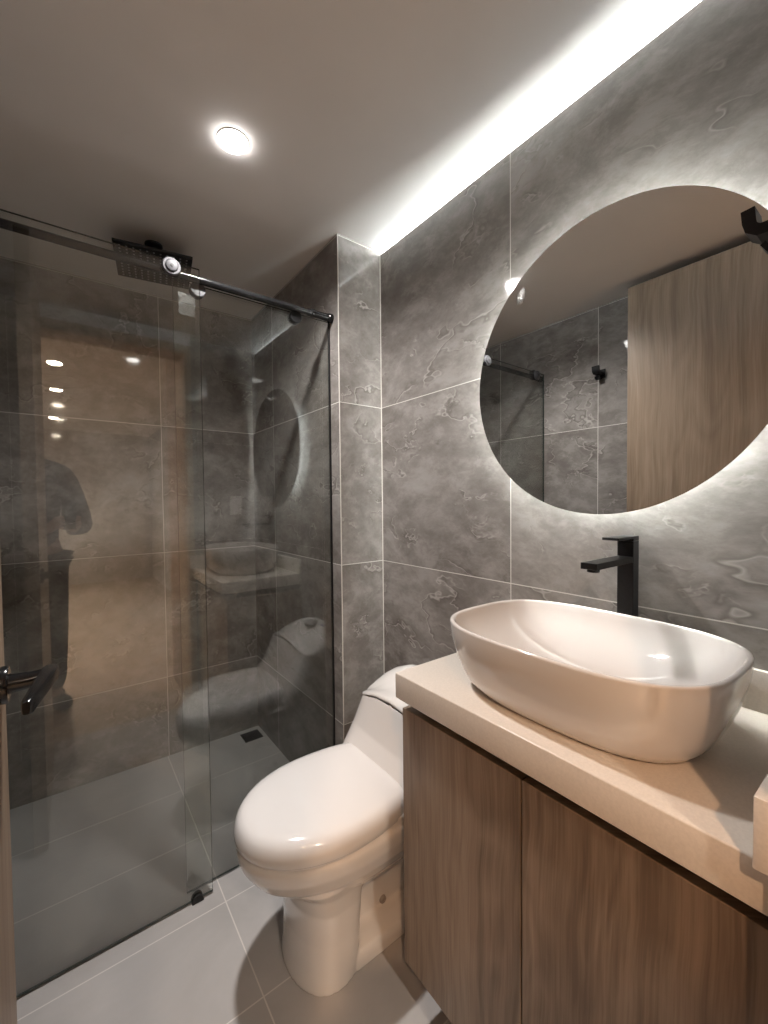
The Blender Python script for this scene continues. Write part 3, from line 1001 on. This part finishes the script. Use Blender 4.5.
E1, E2 = PP(-0.245, 0.09, 1.085), PP(0.245, 0.09, 1.085)
W1, W2 = CL(-0.048, -0.140, -0.062), CL(0.072, -0.140, -0.062)
UA1, UA2 = PP(-0.212, 0.045, 1.245), PP(0.212, 0.045, 1.245)
chain('shirt', [PP(0, 0, 0.90), PP(0, 0.01, 1.08), PP(0, 0, 1.27), PP(0, 0.0, 1.40), PP(0, 0.005, 1.445)],
      [(0, 1), (1, 2), (2, 3), (3, 4)], [(0.160, 0.122), (0.150, 0.115), (0.185, 0.145), (0.165, 0.150), (0.098, 0.095)], M['shirt'])
for sd, ua, el, wr_ in ((-1, UA1, E1, W1), (1, UA2, E2, W2)):
    chain('sleeve', [PP(sd * 0.02, 0, 1.405), PP(sd * 0.09, 0, 1.410), PP(sd * 0.168, 0, 1.392), ua, el, wr_], [(0, 1), (1, 2), (2, 3), (3, 4), (4, 5)], [0.085, 0.090, 0.086, 0.072, 0.059, 0.037], M['shirt'])
chain('trousers', [PP(0, 0, 0.95), PP(-0.095, 0, 0.86), PP(-0.10, 0.0, 0.49), PP(-0.105, -0.03, 0.10), PP(0.095, 0, 0.86), PP(0.10, 0.03, 0.49), PP(0.105, 0.0, 0.10)],
      [(0, 1), (1, 2), (2, 3), (0, 4), (4, 5), (5, 6)], [(0.148, 0.115), 0.104, 0.076, 0.062, 0.104, 0.076, 0.062], M['trousers'])
for sd, fo in ((-1, -0.03), (1, 0.0)):
    chain('boot', [PP(sd * 0.105, fo - 0.035, 0.052), PP(sd * 0.105, fo, 0.13), PP(sd * 0.112, fo + 0.07, 0.048), PP(sd * 0.12, fo + 0.15, 0.042)],
          [(0, 1), (0, 2), (2, 3)], [0.047, 0.054, 0.047, 0.041], M['boot'])
chain('hair', [PP(0, 0.060, 1.690), PP(0, 0.0, 1.680), PP(0, -0.035, 1.630), PP(0, -0.035, 1.560)], [(0, 1), (1, 2), (2, 3)], [(0.070, 0.035), (0.088, 0.055), (0.086, 0.062), (0.062, 0.045)], M['hair'])
for nm, mt, parts in (('nose', 'skin', [((0, 0.128, 1.592), (0.011, 0.012, 0.020)), ((0, 0.134, 1.578), (0.014, 0.013, 0.009))]),
                      ('eye', 'eye', [((-0.030, 0.113, 1.608), (0.012, 0.008, 0.007))]), ('eye', 'eye', [((0.030, 0.113, 1.608), (0.012, 0.008, 0.007))]),
                      ('eyebrow', 'hair', [((-0.031, 0.117, 1.626), (0.018, 0.006, 0.0035))]), ('eyebrow', 'hair', [((0.031, 0.117, 1.626), (0.018, 0.006, 0.0035))]),
                      ('mouth', 'lips', [((0, 0.112, 1.543), (0.022, 0.009, 0.006))])):
    bm = bmesh.new()
    for (s_, f_, z_), (a_, b_, c_) in parts:
        Tm = Matrix.Translation(PP(s_, f_, z_)) @ Matrix((pr, pf, Vector((0, 0, 1)))).transposed().to_4x4() @ Matrix.Diagonal((a_, b_, c_, 1))
        bmesh.ops.create_uvsphere(bm, u_segments=20, v_segments=12, radius=1.0, matrix=Tm)
    link_mesh(nm, bm, M[mt], per, 180)

ph = thing('phone', CL(0.012, -0.055, -0.006), 'black phone held upright in front of the photographer', 'phone')
T = Matrix.Translation(CL(0.012, -0.060, -0.0055)) @ Matrix((rt2, up2, -fw)).transposed().to_4x4()
bm = bmesh.new()
box(bm, -0.036, 0.036, -0.075, 0.075, -0.0038, 0.0038, 0.003, 3, M4=T)
link_mesh('case', bm, M['black_gloss'], ph, 40)
bm = bmesh.new()
box(bm, -0.033, 0.033, -0.071, 0.071, 0.0039, 0.0042, M4=T)
o = link_mesh('screen', bm, M['dark'], ph)
